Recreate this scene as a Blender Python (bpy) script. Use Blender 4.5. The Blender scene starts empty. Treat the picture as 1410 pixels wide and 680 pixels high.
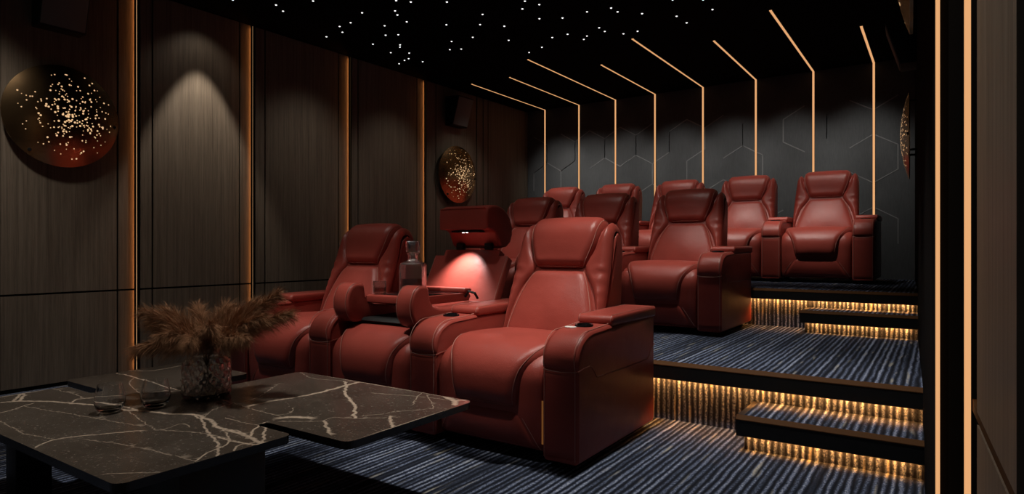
import bpy, bmesh, math, random
import numpy as np
from mathutils import Vector, Matrix, geometry
R = math.radians
sc = bpy.context.scene
COL = sc.collection
rnd = random.Random(7)

# ------------------------------------------------------------------ materials
def newmat(name):
    m = bpy.data.materials.new(name); m.use_nodes = True
    nt = m.node_tree
    return m, nt, nt.nodes['Principled BSDF']
def setp(b, **k):
    for a, v in k.items(): b.inputs[a.replace('_', ' ')].default_value = v
def N(nt, typ, **k):
    n = nt.nodes.new(typ)
    for a, v in k.items(): setattr(n, a, v)
    return n
def L(nt, a, b): nt.links.new(a, b)
def ramp(nt, fac, stops, interp='LINEAR'):
    r = N(nt, 'ShaderNodeValToRGB'); cr = r.color_ramp; cr.interpolation = interp
    while len(cr.elements) < len(stops): cr.elements.new(.5)
    for e, (p, c) in zip(cr.elements, stops):
        e.position = p; e.color = (*c, 1) if len(c) == 3 else c
    L(nt, fac, r.inputs[0]); return r
def math_(nt, op, a, b=None, clamp=False):
    n = N(nt, 'ShaderNodeMath', operation=op, use_clamp=clamp)
    for i, v in enumerate((a, b)):
        if v is None: continue
        if isinstance(v, (int, float)): n.inputs[i].default_value = v
        else: L(nt, v, n.inputs[i])
    return n.outputs[0]
def noise(nt, vec, scale, detail=2, rough=.5):
    n = N(nt, 'ShaderNodeTexNoise'); n.inputs['Scale'].default_value = scale
    n.inputs['Detail'].default_value = detail; n.inputs['Roughness'].default_value = rough
    L(nt, vec, n.inputs['Vector']); return n.outputs['Fac']
def mapping(nt, vec, scale=(1, 1, 1), rot=(0, 0, 0)):
    n = N(nt, 'ShaderNodeMapping'); n.inputs['Scale'].default_value = scale; n.inputs['Rotation'].default_value = rot
    L(nt, vec, n.inputs['Vector']); return n.outputs[0]
def bump(nt, b, h, strength=.2, dist=.001):
    n = N(nt, 'ShaderNodeBump'); n.inputs['Strength'].default_value = strength; n.inputs['Distance'].default_value = dist
    L(nt, h, n.inputs['Height']); L(nt, n.outputs[0], b.inputs['Normal'])
def mixc(nt, fac, a, b, mode='MIX'):
    n = N(nt, 'ShaderNodeMix', data_type='RGBA', blend_type=mode)
    for i, v in ((0, fac), (6, a), (7, b)):
        if isinstance(v, (int, float)): n.inputs[i].default_value = v
        elif isinstance(v, tuple): n.inputs[i].default_value = (*v, 1)
        else: L(nt, v, n.inputs[i])
    return n.outputs[2]
def plain(name, col, rough=.5, metal=0., spec=.5, grain=0.):
    m, nt, b = newmat(name); setp(b, Base_Color=(*col, 1), Roughness=rough, Metallic=metal, Specular_IOR_Level=spec)
    if grain:
        tc = N(nt, 'ShaderNodeTexCoord')
        bump(nt, b, noise(nt, tc.outputs['Object'], 350, 3), grain, .001)
    return m
def emit(name, col, s):
    m, nt, b = newmat(name); setp(b, Base_Color=(0, 0, 0, 1), Roughness=.8, Specular_IOR_Level=0., Emission_Color=(*col, 1), Emission_Strength=s)
    return m

M = {}
# leather
m, nt, b = newmat('red_leather'); tc = N(nt, 'ShaderNodeTexCoord')
n1 = noise(nt, tc.outputs['Object'], 5, 3)
c = ramp(nt, n1, [(.3, (.255, .044, .032)), (.7, (.31, .054, .040))])
L(nt, c.outputs[0], b.inputs['Base Color']); setp(b, Roughness=.35, Specular_IOR_Level=.3)
vo = N(nt, 'ShaderNodeTexVoronoi'); vo.inputs['Scale'].default_value = 320; L(nt, tc.outputs['Object'], vo.inputs['Vector'])
h = math_(nt, 'ADD', math_(nt, 'MULTIPLY', vo.outputs['Distance'], .5), math_(nt, 'MULTIPLY', noise(nt, tc.outputs['Object'], 14, 3), 2.2))
bump(nt, b, h, .25, .004); M['leather'] = m
M['stitch'] = plain('pale_stitching', (.42, .2, .16), .7)
M['black'] = plain('matt_black', (.006, .006, .006), .55, spec=.3)
M['lining'] = plain('black_lining', (.006, .006, .006), .95, spec=.03)
M['black_gloss'] = plain('gloss_black', (.006, .006, .007), .12)
M['black_metal'] = plain('black_metal', (.012, .012, .013), .35, .6)
M['gap'] = plain('dark_groove', (.004, .0038, .0035), .8, spec=.1)
M['ceiling'] = plain('black_ceiling', (.0025, .0025, .0025), .95, spec=.05)
M['white'] = plain('glint_white', (.75, .73, .7), .3)
M['table_leg'] = plain('dark_leg', (.012, .012, .012), .4, grain=.1)
M['nosing'] = plain('bronze_nosing', (.085, .038, .014), .7, .0, .08)
M['grille'] = plain('speaker_grille', (.14, .15, .145), .75, grain=.5)
# carpet: stripes along the depth of the room, carried up the risers
m, nt, b = newmat('striped_carpet'); g = N(nt, 'ShaderNodeNewGeometry'); sx = N(nt, 'ShaderNodeSeparateXYZ'); L(nt, g.outputs['Position'], sx.inputs[0])
s = math_(nt, 'ADD', sx.outputs[1], sx.outputs[2]); x = sx.outputs[0]
def cv(ax, as_):
    n = N(nt, 'ShaderNodeCombineXYZ'); L(nt, math_(nt, 'MULTIPLY', x, ax), n.inputs[0]); L(nt, math_(nt, 'MULTIPLY', s, as_), n.inputs[1]); return n.outputs[0]
wob = noise(nt, cv(26, 6), 1, 2)
xx = math_(nt, 'ADD', x, math_(nt, 'MULTIPLY', wob, .019))
st = math_(nt, 'SINE', math_(nt, 'MULTIPLY', xx, 2 * math.pi / .031))
st = math_(nt, 'ADD', math_(nt, 'MULTIPLY', st, .5), .5)
lane = noise(nt, cv(27, .3), 1, 2)                      # each lane has its own strength
fib = noise(nt, cv(125, 75), 1, 3, .75)
rowv = math_(nt, 'MULTIPLY', st, math_(nt, 'ADD', math_(nt, 'MULTIPLY', lane, 2.3), -.45), True)
v = math_(nt, 'MULTIPLY', rowv, math_(nt, 'ADD', math_(nt, 'MULTIPLY', math_(nt, 'SUBTRACT', fib, .25), 3.0), .0), True)
base = ramp(nt, v, [(0, (.011, .013, .020)), (.25, (.034, .043, .068)), (.6, (.16, .20, .31)), (1, (.44, .49, .60))])
dash = noise(nt, cv(29, 3.2), 1, 1)
dash = math_(nt, 'MULTIPLY', math_(nt, 'SUBTRACT', dash, .63), 9, True)
dash = math_(nt, 'MULTIPLY', math_(nt, 'MULTIPLY', dash, st, True), math_(nt, 'MULTIPLY', fib, 1.6, True), True)
col = mixc(nt, dash, base.outputs[0], (.42, .40, .33))
L(nt, col, b.inputs['Base Color']); setp(b, Roughness=.95, Specular_IOR_Level=.1)
bump(nt, b, math_(nt, 'ADD', fib, math_(nt, 'MULTIPLY', st, .6)), .7, .006); M['carpet'] = m
# wood veneer
def wood(name, c0, c1, c2):
    m, nt, b = newmat(name); g = N(nt, 'ShaderNodeNewGeometry')
    n1 = noise(nt, mapping(nt, g.outputs['Position'], (55, 55, 1.1)), 1, 5, .65)
    n2 = noise(nt, mapping(nt, g.outputs['Position'], (260, 260, 7)), 1, 3, .6)
    f = math_(nt, 'ADD', math_(nt, 'MULTIPLY', n1, .65), math_(nt, 'MULTIPLY', n2, .35))
    r = ramp(nt, f, [(.33, c0), (.5, c1), (.67, c2)]); L(nt, r.outputs[0], b.inputs['Base Color'])
    setp(b, Roughness=.5, Specular_IOR_Level=.35); bump(nt, b, f, .25, .002); return m
M['wood'] = wood('grey_brown_veneer', (.10, .078, .058), (.165, .132, .10), (.225, .183, .142))
# back wall fabric
m, nt, b = newmat('charcoal_wall_fabric'); g = N(nt, 'ShaderNodeNewGeometry')
n1 = noise(nt, mapping(nt, g.outputs['Position'], (120, 120, 12)), 1, 4, .7); n2 = noise(nt, g.outputs['Position'], 3, 3)
f = math_(nt, 'ADD', math_(nt, 'MULTIPLY', n1, .6), math_(nt, 'MULTIPLY', n2, .4))
r = ramp(nt, f, [(.3, (.056, .061, .065)), (.7, (.092, .098, .103))]); L(nt, r.outputs[0], b.inputs['Base Color'])
setp(b, Roughness=.75, Specular_IOR_Level=.25); bump(nt, b, n1, .3, .002); M['fabric'] = m
m, nt, b = newmat('charcoal_relief'); setp(b, Base_Color=(.17, .175, .18, 1), Roughness=.6); M['relief'] = m
# marble (veins come from a mesh attribute that belongs to the slab)
m, nt, b = newmat('dark_marble'); tc = N(nt, 'ShaderNodeTexCoord')
at = N(nt, 'ShaderNodeAttribute', attribute_name='vein'); P = tc.outputs['Object']
cl = ramp(nt, noise(nt, P, 4, 6, .65), [(.3, (.062, .049, .038)), (.55, (.088, .071, .056)), (.75, (.125, .103, .083))])
sp = ramp(nt, noise(nt, P, 85, 3, .6), [(.60, (0, 0, 0)), (.70, (.6, .6, .6))])
c1 = mixc(nt, sp.outputs[0], cl.outputs[0], (.32, .27, .22))
vr = noise(nt, P, 70, 4, .7)
vf = math_(nt, 'MULTIPLY', at.outputs['Fac'], math_(nt, 'ADD', math_(nt, 'MULTIPLY', vr, 2.2), -.25), True)
v2 = N(nt, 'ShaderNodeTexVoronoi', feature='DISTANCE_TO_EDGE'); v2.inputs['Scale'].default_value = 3.4
w2 = N(nt, 'ShaderNodeVectorMath', operation='ADD'); nz = N(nt, 'ShaderNodeTexNoise'); nz.inputs['Scale'].default_value = 4; nz.inputs['Detail'].default_value = 5
L(nt, P, nz.inputs['Vector']); sm = N(nt, 'ShaderNodeVectorMath', operation='SCALE'); sm.inputs['Scale'].default_value = .35; L(nt, nz.outputs['Color'], sm.inputs[0])
L(nt, P, w2.inputs[0]); L(nt, sm.outputs[0], w2.inputs[1]); L(nt, w2.outputs[0], v2.inputs['Vector'])
hv = ramp(nt, v2.outputs['Distance'], [(0, (.16, .16, .16)), (.012, (0, 0, 0))])
c2 = mixc(nt, hv.outputs[0], c1, (.32, .25, .19))
c3 = mixc(nt, vf, c2, (.78, .62, .47))
L(nt, c3, b.inputs['Base Color']); setp(b, Roughness=.2, Specular_IOR_Level=.5); M['marble'] = m
m, nt, b = newmat('dark_marble_edge'); tc = N(nt, 'ShaderNodeTexCoord')
r = ramp(nt, noise(nt, tc.outputs['Object'], 6, 5), [(.4, (.012, .011, .010)), (.72, (.03, .027, .024))]); L(nt, r.outputs[0], b.inputs['Base Color']); setp(b, Roughness=.2); M['marble_edge'] = m
# bronze dish
m, nt, b = newmat('polished_bronze'); tc = N(nt, 'ShaderNodeTexCoord')
setp(b, Base_Color=(.42, .27, .14, 1), Metallic=1., Roughness=.24); bump(nt, b, noise(nt, tc.outputs['Object'], 5, 2), .12, .02); M['bronze'] = m
def glass(name, col, rough=.0, ior=1.45):
    m, nt, b = newmat(name); setp(b, Base_Color=(*col, 1), Roughness=rough, IOR=ior, Transmission_Weight=1.); return m
M['glass'] = glass('clear_glass', (.97, .985, 1))
M['smoke_glass'] = glass('smoked_glass', (.84, .83, .83), .05)
M['pink_glass'] = glass('clear_cut_crystal', (.97, .93, .92), .22)
M['water'] = glass('clear_drink', (.75, .8, .82), 0, 1.33)
M['whisky'] = glass('red_drink', (.45, .16, .13), .0, 1.35)
m, nt, b = newmat('pampas_fibre'); tc = N(nt, 'ShaderNodeTexCoord')
r = ramp(nt, noise(nt, tc.outputs['Object'], 30, 3), [(.3, (.18, .085, .04)), (.7, (.46, .235, .12))]); L(nt, r.outputs[0], b.inputs['Base Color']); setp(b, Roughness=.8, Specular_IOR_Level=.2); M['pampas'] = m
M['stem'] = plain('dry_stem', (.05, .03, .018), .8)
M['led'] = emit('warm_led', (.80, .40, .17), 1.0)
M['led_wall'] = emit('warm_wall_led', (.84, .46, .21), 1.0)
M['led_step'] = emit('amber_step_led', (1., .36, .075), 125.)
M['led_cove'] = emit('cove_led', (1., .36, .10), 6.5)
M['star'] = emit('star_point', (1, 1, 1), 1.6)
M['perf'] = emit('lit_perforation', (1, .62, .32), .8)
M['readled'] = emit('reading_led', (1, .95, .9), 6.)
M['accent'] = emit('seat_glow_line', (.8, .3, .08), .16)

# ------------------------------------------------------------------ mesh helpers
class MB:
    def __init__(s): s.v = []; s.f = []; s.m = []; s.mats = []
    def mi(s, mat):
        if mat not in s.mats: s.mats.append(mat)
        return s.mats.index(mat)
    def add(s, verts, faces, mat):
        o = len(s.v); s.v += [tuple(map(float, p)) for p in verts]; k = s.mi(mat)
        for f in faces: s.f.append(tuple(i + o for i in f)); s.m.append(k)
    def box(s, x0, x1, y0, y1, z0, z1, mat, bev=0., seg=2):
        if bev <= 0:
            vs = [(x, y, z) for x in (x0, x1) for y in (y0, y1) for z in (z0, z1)]
            s.add(vs, [(0, 1, 3, 2), (4, 6, 7, 5), (0, 4, 5, 1), (2, 3, 7, 6), (0, 2, 6, 4), (1, 5, 7, 3)], mat); return
        bm = bmesh.new(); bmesh.ops.create_cube(bm, size=1)
        for v in bm.verts: v.co = Vector(((x0 + x1) / 2 + v.co.x * (x1 - x0), (y0 + y1) / 2 + v.co.y * (y1 - y0), (z0 + z1) / 2 + v.co.z * (z1 - z0)))
        bmesh.ops.bevel(bm, geom=bm.edges[:], offset=bev, segments=seg, profile=.5, affect='EDGES'); s.bm(bm, mat)
    def bm(s, bm, mat):
        bm.verts.index_update(); s.add([v.co for v in bm.verts], [[v.index for v in f.verts] for f in bm.faces], mat); bm.free()
    def prof(s, pts, x0, x1, mat, bev=.01, seg=3, axis='x'):
        """closed (y,z) outline pushed along x, with its two end rims rounded"""
        bm = bmesh.new()
        a = [bm.verts.new((x0, y, z)) for y, z in pts]; c = [bm.verts.new((x1, y, z)) for y, z in pts]; n = len(pts)
        ea = bm.faces.new(a); ec = bm.faces.new(c[::-1])
        for i in range(n): bm.faces.new((a[i], c[i], c[(i + 1) % n], a[(i + 1) % n]))
        bmesh.ops.recalc_face_normals(bm, faces=bm.faces[:])
        if bev > 0:
            bmesh.ops.bevel(bm, geom=list(ea.edges) + list(ec.edges), offset=bev, segments=seg, profile=.5, affect='EDGES', clamp_overlap=True)
        s.bm(bm, mat)
    def tube(s, pts, r, mat, n=6, closed=False, taper=None):
        P = [Vector(p) for p in pts]; k = len(P)
        if k < 2: return
        vs = []; up = None
        for i, p in enumerate(P):
            a = P[(i - 1) % k] if (closed or i > 0) else P[i]; c = P[(i + 1) % k] if (closed or i < k - 1) else P[i]
            t = (c - a).normalized()
            if up is None: up = t.orthogonal().normalized()
            up = (up - t * up.dot(t)); up = up.normalized() if up.length > 1e-6 else t.orthogonal().normalized()
            bi = t.cross(up); rr = r if taper is None else r * (1 + (taper - 1) * i / (k - 1))
            for j in range(n):
                a_ = 2 * math.pi * j / n; vs.append(p + up * (math.cos(a_) * rr) + bi * (math.sin(a_) * rr))
        fs = []
        for i in range(k if closed else k - 1):
            for j in range(n):
                fs.append((i * n + j, i * n + (j + 1) % n, ((i + 1) % k) * n + (j + 1) % n, ((i + 1) % k) * n + j))
        if not closed: fs += [tuple(range(n))[::-1], tuple(range((k - 1) * n, k * n))]
        s.add(vs, fs, mat)
    def lathe(s, prof, mat, n=40, c=(0, 0, 0), fn=None, cap=True):
        vs = []; k = len(prof)
        for i, (r, z) in enumerate(prof):
            for j in range(n):
                a = 2 * math.pi * j / n; rr = r + (fn(a, z, r, i) if fn else 0)
                vs.append((c[0] + rr * math.cos(a), c[1] + rr * math.sin(a), c[2] + z))
        fs = [(i * n + j, i * n + (j + 1) % n, (i + 1) * n + (j + 1) % n, (i + 1) * n + j) for i in range(k - 1) for j in range(n)]
        if cap:
            if prof[0][0] > 1e-5: fs.append(tuple(range(n))[::-1])
            if prof[-1][0] > 1e-5: fs.append(tuple(range((k - 1) * n, k * n)))
        s.add(vs, fs, mat)
    def disc(s, c, nrm, r, mat, n=8):
        nrm = Vector(nrm).normalized(); u = nrm.orthogonal().normalized(); w = nrm.cross(u)
        s.add([Vector(c) + u * (r * math.cos(2 * math.pi * i / n)) + w * (r * math.sin(2 * math.pi * i / n)) for i in range(n)], [tuple(range(n))], mat)
    def build(s, name, parent=None, smooth=40, loc=(0, 0, 0), rot=(0, 0, 0)):
        me = bpy.data.meshes.new(name); me.from_pydata(s.v, [], s.f); me.update()
        for k in s.mats: me.materials.append(M[k])
        me.polygons.foreach_set('material_index', s.m)
        if smooth:
            me.polygons.foreach_set('use_smooth', [True] * len(me.polygons)); me.set_sharp_from_angle(angle=R(smooth))
        o = bpy.data.objects.new(name, me); COL.objects.link(o); o.location = loc; o.rotation_euler = rot
        if parent: o.parent = parent
        return o
def tag(o, label=None, cat=None, group=None, kind=None):
    if label: o['label'] = label
    if cat: o['category'] = cat
    if group: o['group'] = group
    if kind: o['kind'] = kind
    return o
def thing(name, label, cat, loc=(0, 0, 0), rz=0, group=None):
    o = bpy.data.objects.new(name, None); COL.objects.link(o); o.empty_display_size = .1
    o.location = loc; o.rotation_euler = (0, 0, rz); return tag(o, label, cat, group)
def struct(o): o['kind'] = 'structure'; return o
def copy_tree(o, parent=None):
    c = o.copy(); COL.objects.link(c)
    if parent: c.parent = parent
    for ch in list(o.children): copy_tree(ch, c)
    return c

def crom(P, n):
    """Catmull-Rom through rows of P, n samples evenly spread by length of the first two columns"""
    P = np.array(P, float); Q = np.vstack([2 * P[0] - P[1], P, 2 * P[-1] - P[-2]]); out = []
    for i in range(1, len(Q) - 2):
        for t in np.linspace(0, 1, 24, endpoint=False):
            a, b_, c_, d = Q[i - 1:i + 3]
            out.append(.5 * ((2 * b_) + (-a + c_) * t + (2 * a - 5 * b_ + 4 * c_ - d) * t * t + (-a + 3 * b_ - 3 * c_ + d) * t ** 3))
    out.append(P[-1]); out = np.array(out)
    s = np.concatenate([[0], np.cumsum(np.hypot(*np.diff(out[:, :2], axis=0).T))]); L_ = s[-1]
    if n is None: return out, s
    tt = np.linspace(0, 1, n) if isinstance(n, int) else n
    return np.array([[np.interp(t * L_, s, out[:, k]) for k in range(out.shape[1])] for t in tt]), L_
def pad(mb, path, T, w, mat='leather', nu=26, nv=44, crown=0., corner=0., wrinkle=None, stitch=None, pipe=None, stitch_sides='lrtb', endw=None):
    """upholstered panel: rows of path are (y, z, x_left, x_right); thickness T rounds off within w of the rim"""
    tt = (1 - np.cos(np.linspace(0, math.pi, nv))) / 2; uu = (1 - np.cos(np.linspace(0, math.pi, nu))) / 2
    tt = .55 * tt + .45 * np.linspace(0, 1, nv); uu = .75 * uu + .25 * np.linspace(0, 1, nu)
    C, Ln = crom(path, tt); d = np.gradient(C[:, :2], axis=0); d /= np.linalg.norm(d, axis=1)[:, None]
    Nn = np.stack([d[:, 1], -d[:, 0]], 1); ew = endw or w
    g = lambda a, ww: math.sqrt(max(0, 1 - (1 - min(a / ww, 1)) ** 2))
    V = np.zeros((nv, nu, 3)); B = np.zeros((nv, nu, 3))
    for i in range(nv):
        y, z, xl, xr = C[i]; dv = min(tt[i], 1 - tt[i]) * Ln
        if corner and dv < corner:
            sh = corner * (1 - math.sqrt(1 - (1 - dv / corner) ** 2)); xl += sh; xr -= sh
        for j in range(nu):
            u = uu[j]; x = xl + (xr - xl) * u; du = min(u, 1 - u) * (xr - xl)
            q = g(du, w) * g(dv, ew); h = -.004 + (T + .004) * q + crown * 4 * u * (1 - u) * math.sin(math.pi * tt[i]) * q
            if wrinkle: h += wrinkle(u, tt[i]) * q
            V[i, j] = (x, y + Nn[i, 0] * h, z + Nn[i, 1] * h); hb = .004
            B[i, j] = (x, y + Nn[i, 0] * hb, z + Nn[i, 1] * hb)
    vs = V.reshape(-1, 3); fs = [(i * nu + j, i * nu + j + 1, (i + 1) * nu + j + 1, (i + 1) * nu + j) for i in range(nv - 1) for j in range(nu - 1)]
    mb.add(vs, fs, mat)
    sides = {'l': [B[i, 0] for i in range(nv)], 'r': [B[i, -1] for i in range(nv)], 't': list(B[0]), 'b': list(B[-1])}
    jj = max(2, int(nu * .11)); ii = max(2, int(nv * .06))
    lift = lambda i, j: Vector(V[i, j]) + Vector((0, Nn[i, 0] * .0014, Nn[i, 1] * .0014))
    up_ = {'l': [lift(i, jj) for i in range(ii, nv - ii)], 'r': [lift(i, nu - 1 - jj) for i in range(ii, nv - ii)], 't': [lift(ii, j) for j in range(jj, nu - jj)], 'b': [lift(nv - 1 - ii, j) for j in range(jj, nu - jj)]}
    for k in stitch_sides:
        if pipe: mb.tube(sides[k], pipe, mat, 6)
        if stitch:
            mb.tube(up_[k], stitch, 'stitch', 5)
    return V
# ------------------------------------------------------------------ recliner
ST = .0016
def arc(cy, cz, ry, rz, a0, a1, n=8):
    return [(cy + ry * math.cos(R(a0 + (a1 - a0) * i / n)), cz + rz * math.sin(R(a0 + (a1 - a0) * i / n))) for i in range(n + 1)]
AW = .0925; AD = .91; PITCH = .825
ARM_TOP = [(0, .50)] + arc(.115, .50, .115, .112, 180, 90, 10)[1:] + [(.22, .617), (.36, .624)]
def arm_body_mb():
    mb = MB()
    mb.prof([(.005, .035)] + [(y + .005, z - .006) for y, z in ARM_TOP] + [(AD - .01, .626), (AD, .60), (AD, .05), (AD - .02, .035)], -AW + .002, AW - .002, 'leather', .016, 4)
    # padded nose of the arm, from the front seam over the curve to the lid
    path = [(.36, .617, -AW, AW), (.22, .611, -AW, AW), (.13, .605, -AW, AW), (.06, .578, -AW, AW), (.022, .54, -AW, AW), (.006, .50, -AW, AW), (.005, .455, -AW, AW)]
    pad(mb, path, .012, .022, crown=.004, nu=16, nv=30)
    # lower front panel
    pad(mb, [(.006, .45, -AW, AW), (.006, .25, -AW, AW), (.006, .045, -AW, AW)], .006, .018, nu=12, nv=14)
    sag = lambda x: -.008 * (1 - (x / AW) ** 2)
    mb.tube([(x, -.004, .452 + sag(x)) for x in np.linspace(-AW + .004, AW - .004, 11)], ST, 'stitch', 5)
    for s in (-1, 1):
        ln = [(s * (AW - .013), -.0035, z) for z in (.05, .2, .35, .455)]
        top = arc(.115, .50, .127, .119, 180, 90, 10) + [(.22, .624), (.34, .632)]
        ln += [(s * (AW - .014), y - .001, z + .001) for y, z in top]
        mb.tube(ln, ST, 'stitch', 5)
    side = [(AW - .0005, y, z) for y, z in [(.0, .45), (.06, .458), (.115, .46), (.14, .45), (.185, .402), (.20, .398), (.5, .392), (.79, .392), (.83, .405), (.86, .44), (AD, .465)]]
    mb.tube(side, .0022, 'leather', 5); mb.tube([(p[0] + .0006, p[1], p[2] + .004) for p in side], .0008, 'stitch', 4)
    return mb
def arm_pad_mb():
    mb = MB(); w = AW + .006
    mb.prof(arc(.372, .645, .026, .026, 270, 90, 8)[::1] + [(.55, .674), (AD + .004, .676), (AD + .010, .664), (AD + .010, .628), (AD, .618)], -w, w, 'leather', .018, 5)
    for s in (-1, 1):
        mb.tube([(s * (w - .012), y, z) for y, z in arc(.372, .645, .0265, .0268, 190, 90, 6) + [(.55, .6745), (AD, .677)]], .0013, 'stitch', 4)
    return mb
def cup_mb():
    mb = MB(); prof = [(.0, -.004), (.034, -.004), (.036, .004), (.043, .005), (.045, .002), (.045, -.012)]
    mb.lathe(prof, 'black_gloss', 28, cap=False); return mb
def seat_mb():
    mb = MB(); h = .317
    path = [(.70, .47, -h, h), (.45, .478, -h, h), (.25, .482, -h, h), (.13, .474, -h, h), (.06, .442, -h, h), (.032, .39, -h, h), (.03, .30, -h, h), (.034, .20, -h, h), (.05, .06, -h, h)]
    wr = lambda u, t: .0035 * sum(math.exp(-((t - c) / .012) ** 2) for c in (.40, .455, .51, .57)) * (math.exp(-(min(u, 1 - u) / .07) ** 2))
    pad(mb, path, .036, .07, endw=.05, crown=.0, nu=44, nv=60, wrinkle=wr)
    mb.prof([(.06, .05), (.05, .2), (.05, .38), (.08, .44), (.14, .47), (.7, .46), (.7, .05)], -h + .012, h - .012, 'leather', .01, 2)
    for s in (-1, 1):
        mb.tube([(s * x, y, z) for x, y, z in [(.185, -.001, .243), (.23, -.002, .18), (.285, .008, .095), (.30, .022, .065)]], ST, 'stitch', 4)
    return mb
def seat_cushion_mb():
    mb = MB()
    path = [(.68, .478, -.314, .314), (.45, .488, -.314, .314), (.25, .494, -.312, .312), (.15, .490, -.304, .304), (.07, .462, -.268, .268), (.022, .41, -.222, .222), (.006, .34, -.198, .198), (.008, .245, -.182, .182)]
    pad(mb, path, .056, .055, endw=.10, crown=.012, corner=.018, nu=40, nv=60, pipe=.0035, stitch=.0012, stitch_sides='lrb')
    return mb
def footrest_mb():
    mb = MB()
    pad(mb, [(.004, .236, -.183, .183), (.006, .15, -.235, .235), (.03, .065, -.292, .292)], .013, .03, nu=24, nv=18)
    return mb
BACK = [(.935, .95), (.94, 1.03), (.915, 1.085), (.865, 1.10), (.815, 1.065), (.785, .98), (.75, .875), (.70, .75), (.645, .60), (.60, .46)]
def back_mb():
    mb = MB(); hw = [.285, .285, .285, .285, .288, .295, .303, .31, .315, .315]
    pad(mb, [(y, z, -a, a) for (y, z), a in zip(BACK, hw)], .022, .045, nu=26, nv=50)
    inner = [(y + .02, z - .012) for y, z in BACK[3:]]
    mb.prof(inner[::-1] + [(.93, 1.06), (.945, .98), (.93, .75), (.895, .44), (.62, .44)][0:], -.297, .297, 'leather', .012, 3)
    # seam where the rear shell meets the wings
    for s in (-1, 1):
        mb.tube([(s * .299, y + .034, z - .006) for y, z in BACK[4:]], .003, 'leather', 5)
    return mb
def lumbar_mb():
    mb = MB()
    path = [(.748, .872, -.16, .16), (.722, .80, -.208, .208), (.684, .70, -.250, .250), (.644, .59, -.282, .282), (.604, .47, -.302, .302)]
    pad(mb, path, .052, .055, crown=.022, nu=34, nv=34, stitch=ST, stitch_sides='lr')
    return mb
def wing_mb(s):
    mb = MB(); xi = [.238, .238, .238, .236, .228, .20, .158, .232, .280, .300]; xo = [.290, .290, .290, .291, .297, .304, .310, .315, .318, .318]
    rows = []
    for (y, z), a, c in zip(BACK, xi, xo): rows.append((y, z, a, c) if s > 0 else (y, z, -c, -a))
    def wr(u, t):
        e = u if s > 0 else 1 - u
        k = sum(a * math.exp(-((t - c - .03 * (1 - e)) / .011) ** 2) for c, a in ((.50, .006), (.54, -.005), (.575, .006), (.62, -.004), (.66, .005), (.72, .004), (.78, -.003)))
        return k * min(1, max(0, (e - .25) / .5))
    pad(mb, rows, .052, .05, nu=24, nv=80, wrinkle=wr, endw=.06)
    return mb
def headrest_mb():
    mb = MB()
    path = [(.925, 1.04, -.225, .225), (.905, 1.09, -.231, .231), (.865, 1.112, -.234, .234), (.82, 1.085, -.231, .231), (.792, 1.02, -.217, .217), (.77, .95, -.193, .193), (.748, .876, -.162, .162)]
    pad(mb, path, .066, .05, crown=.012, corner=.028, nu=36, nv=44, stitch=ST, pipe=.0028, stitch_sides='lrb', endw=.05)
    return mb
def foot_mb():
    mb = MB(); mb.box(-.03, .03, -.03, .03, 0, .042, 'black', .004); return mb

def add_arm(root, x, white=False):
    a = arm_body_mb().build('armrest', root, 50, (x, 0, 0)); arm_pad_mb().build('armrest_pad', a, 50)
    c = cup_mb().build('cup_holder', a, 40, (0, .235, .631)); c.rotation_euler = (R(3), 0, 0); c['label'] = 'black cup holder'
    return a
def add_seat(root):
    s = seat_mb().build('seat', root, 50); seat_cushion_mb().build('seat_cushion', s, 50); footrest_mb().build('footrest_panel', s, 50)
def add_feet(root, xs):
    for x in xs:
        for y in (.10, AD - .07): foot_mb().build('foot', root, 30, (x, y, 0))
def recliner(left_arm=False):
    t = thing('recliner', '', 'recliner'); add_seat(t)
    b_ = back_mb().build('backrest', t, 50); lumbar_mb().build('lumbar_cushion', b_, 50)
    for s in (-1, 1): wing_mb(s).build('side_wing', b_, 50)
    headrest_mb().build('headrest', t, 50)
    add_arm(t, PITCH / 2)
    if left_arm: add_arm(t, -PITCH / 2)
    add_feet(t, (PITCH / 2, -PITCH / 2) if left_arm else (PITCH / 2,))
    return t
proto = recliner()
X0 = -1.8225
def place(first, col, y, z, label, group, left=False):
    o = first if first else copy_tree(proto)
    o.location = (X0 - PITCH * col, y, z); o['label'] = label; o['group'] = group
    if left:
        src = next(c for c in o.children if c.name.startswith('armrest'))
        a = copy_tree(src, o); a.location = (-PITCH / 2, 0, 0)
        for f in [c for c in o.children if c.name.startswith('foot')]:
            g = copy_tree(f, o); g.location = (-PITCH / 2, f.location.y, 0)
    return o
Y1, Y2, Y3 = 2.47, 4.70, 6.78
H1, H2, H3 = .172, .343, .66
bpy.context.view_layer.update()
fr = place(proto, 0, Y1, 0, 'red leather recliner nearest the camera, white glint on its right arm', 'front row of recliners')
second = copy_tree(proto)                      # keep a clean copy to repeat from
proto = second
place(proto, 0, Y2, H2, 'red recliner at the right end of the middle tier beside open carpet', 'middle tier of recliners')
place(None, 1, Y2, H2, 'red recliner second from the right on the middle tier, behind the nearest headrest', 'middle tier of recliners')
place(None, 2, Y2, H2, 'red recliner furthest left on the middle tier, peeping out beside the raised visor headrest', 'middle tier of recliners', True)
T3 = ['red recliner at the right end of the top tier, fully in view',
      'red recliner second from the right on the top tier',
      'red recliner in the middle of the five on the top tier',
      'red recliner fourth from the right on the top tier, mostly hidden',
      'red recliner furthest left on the top tier, only its head showing']
for i, l in enumerate(T3): place(None, i - 1, Y3, H3, l, 'top tier of recliners', i == 4)
place(None, 2, Y1, 0, 'red recliner at the left end of the front row behind the pampas grass', 'front row of recliners', True)
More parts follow.
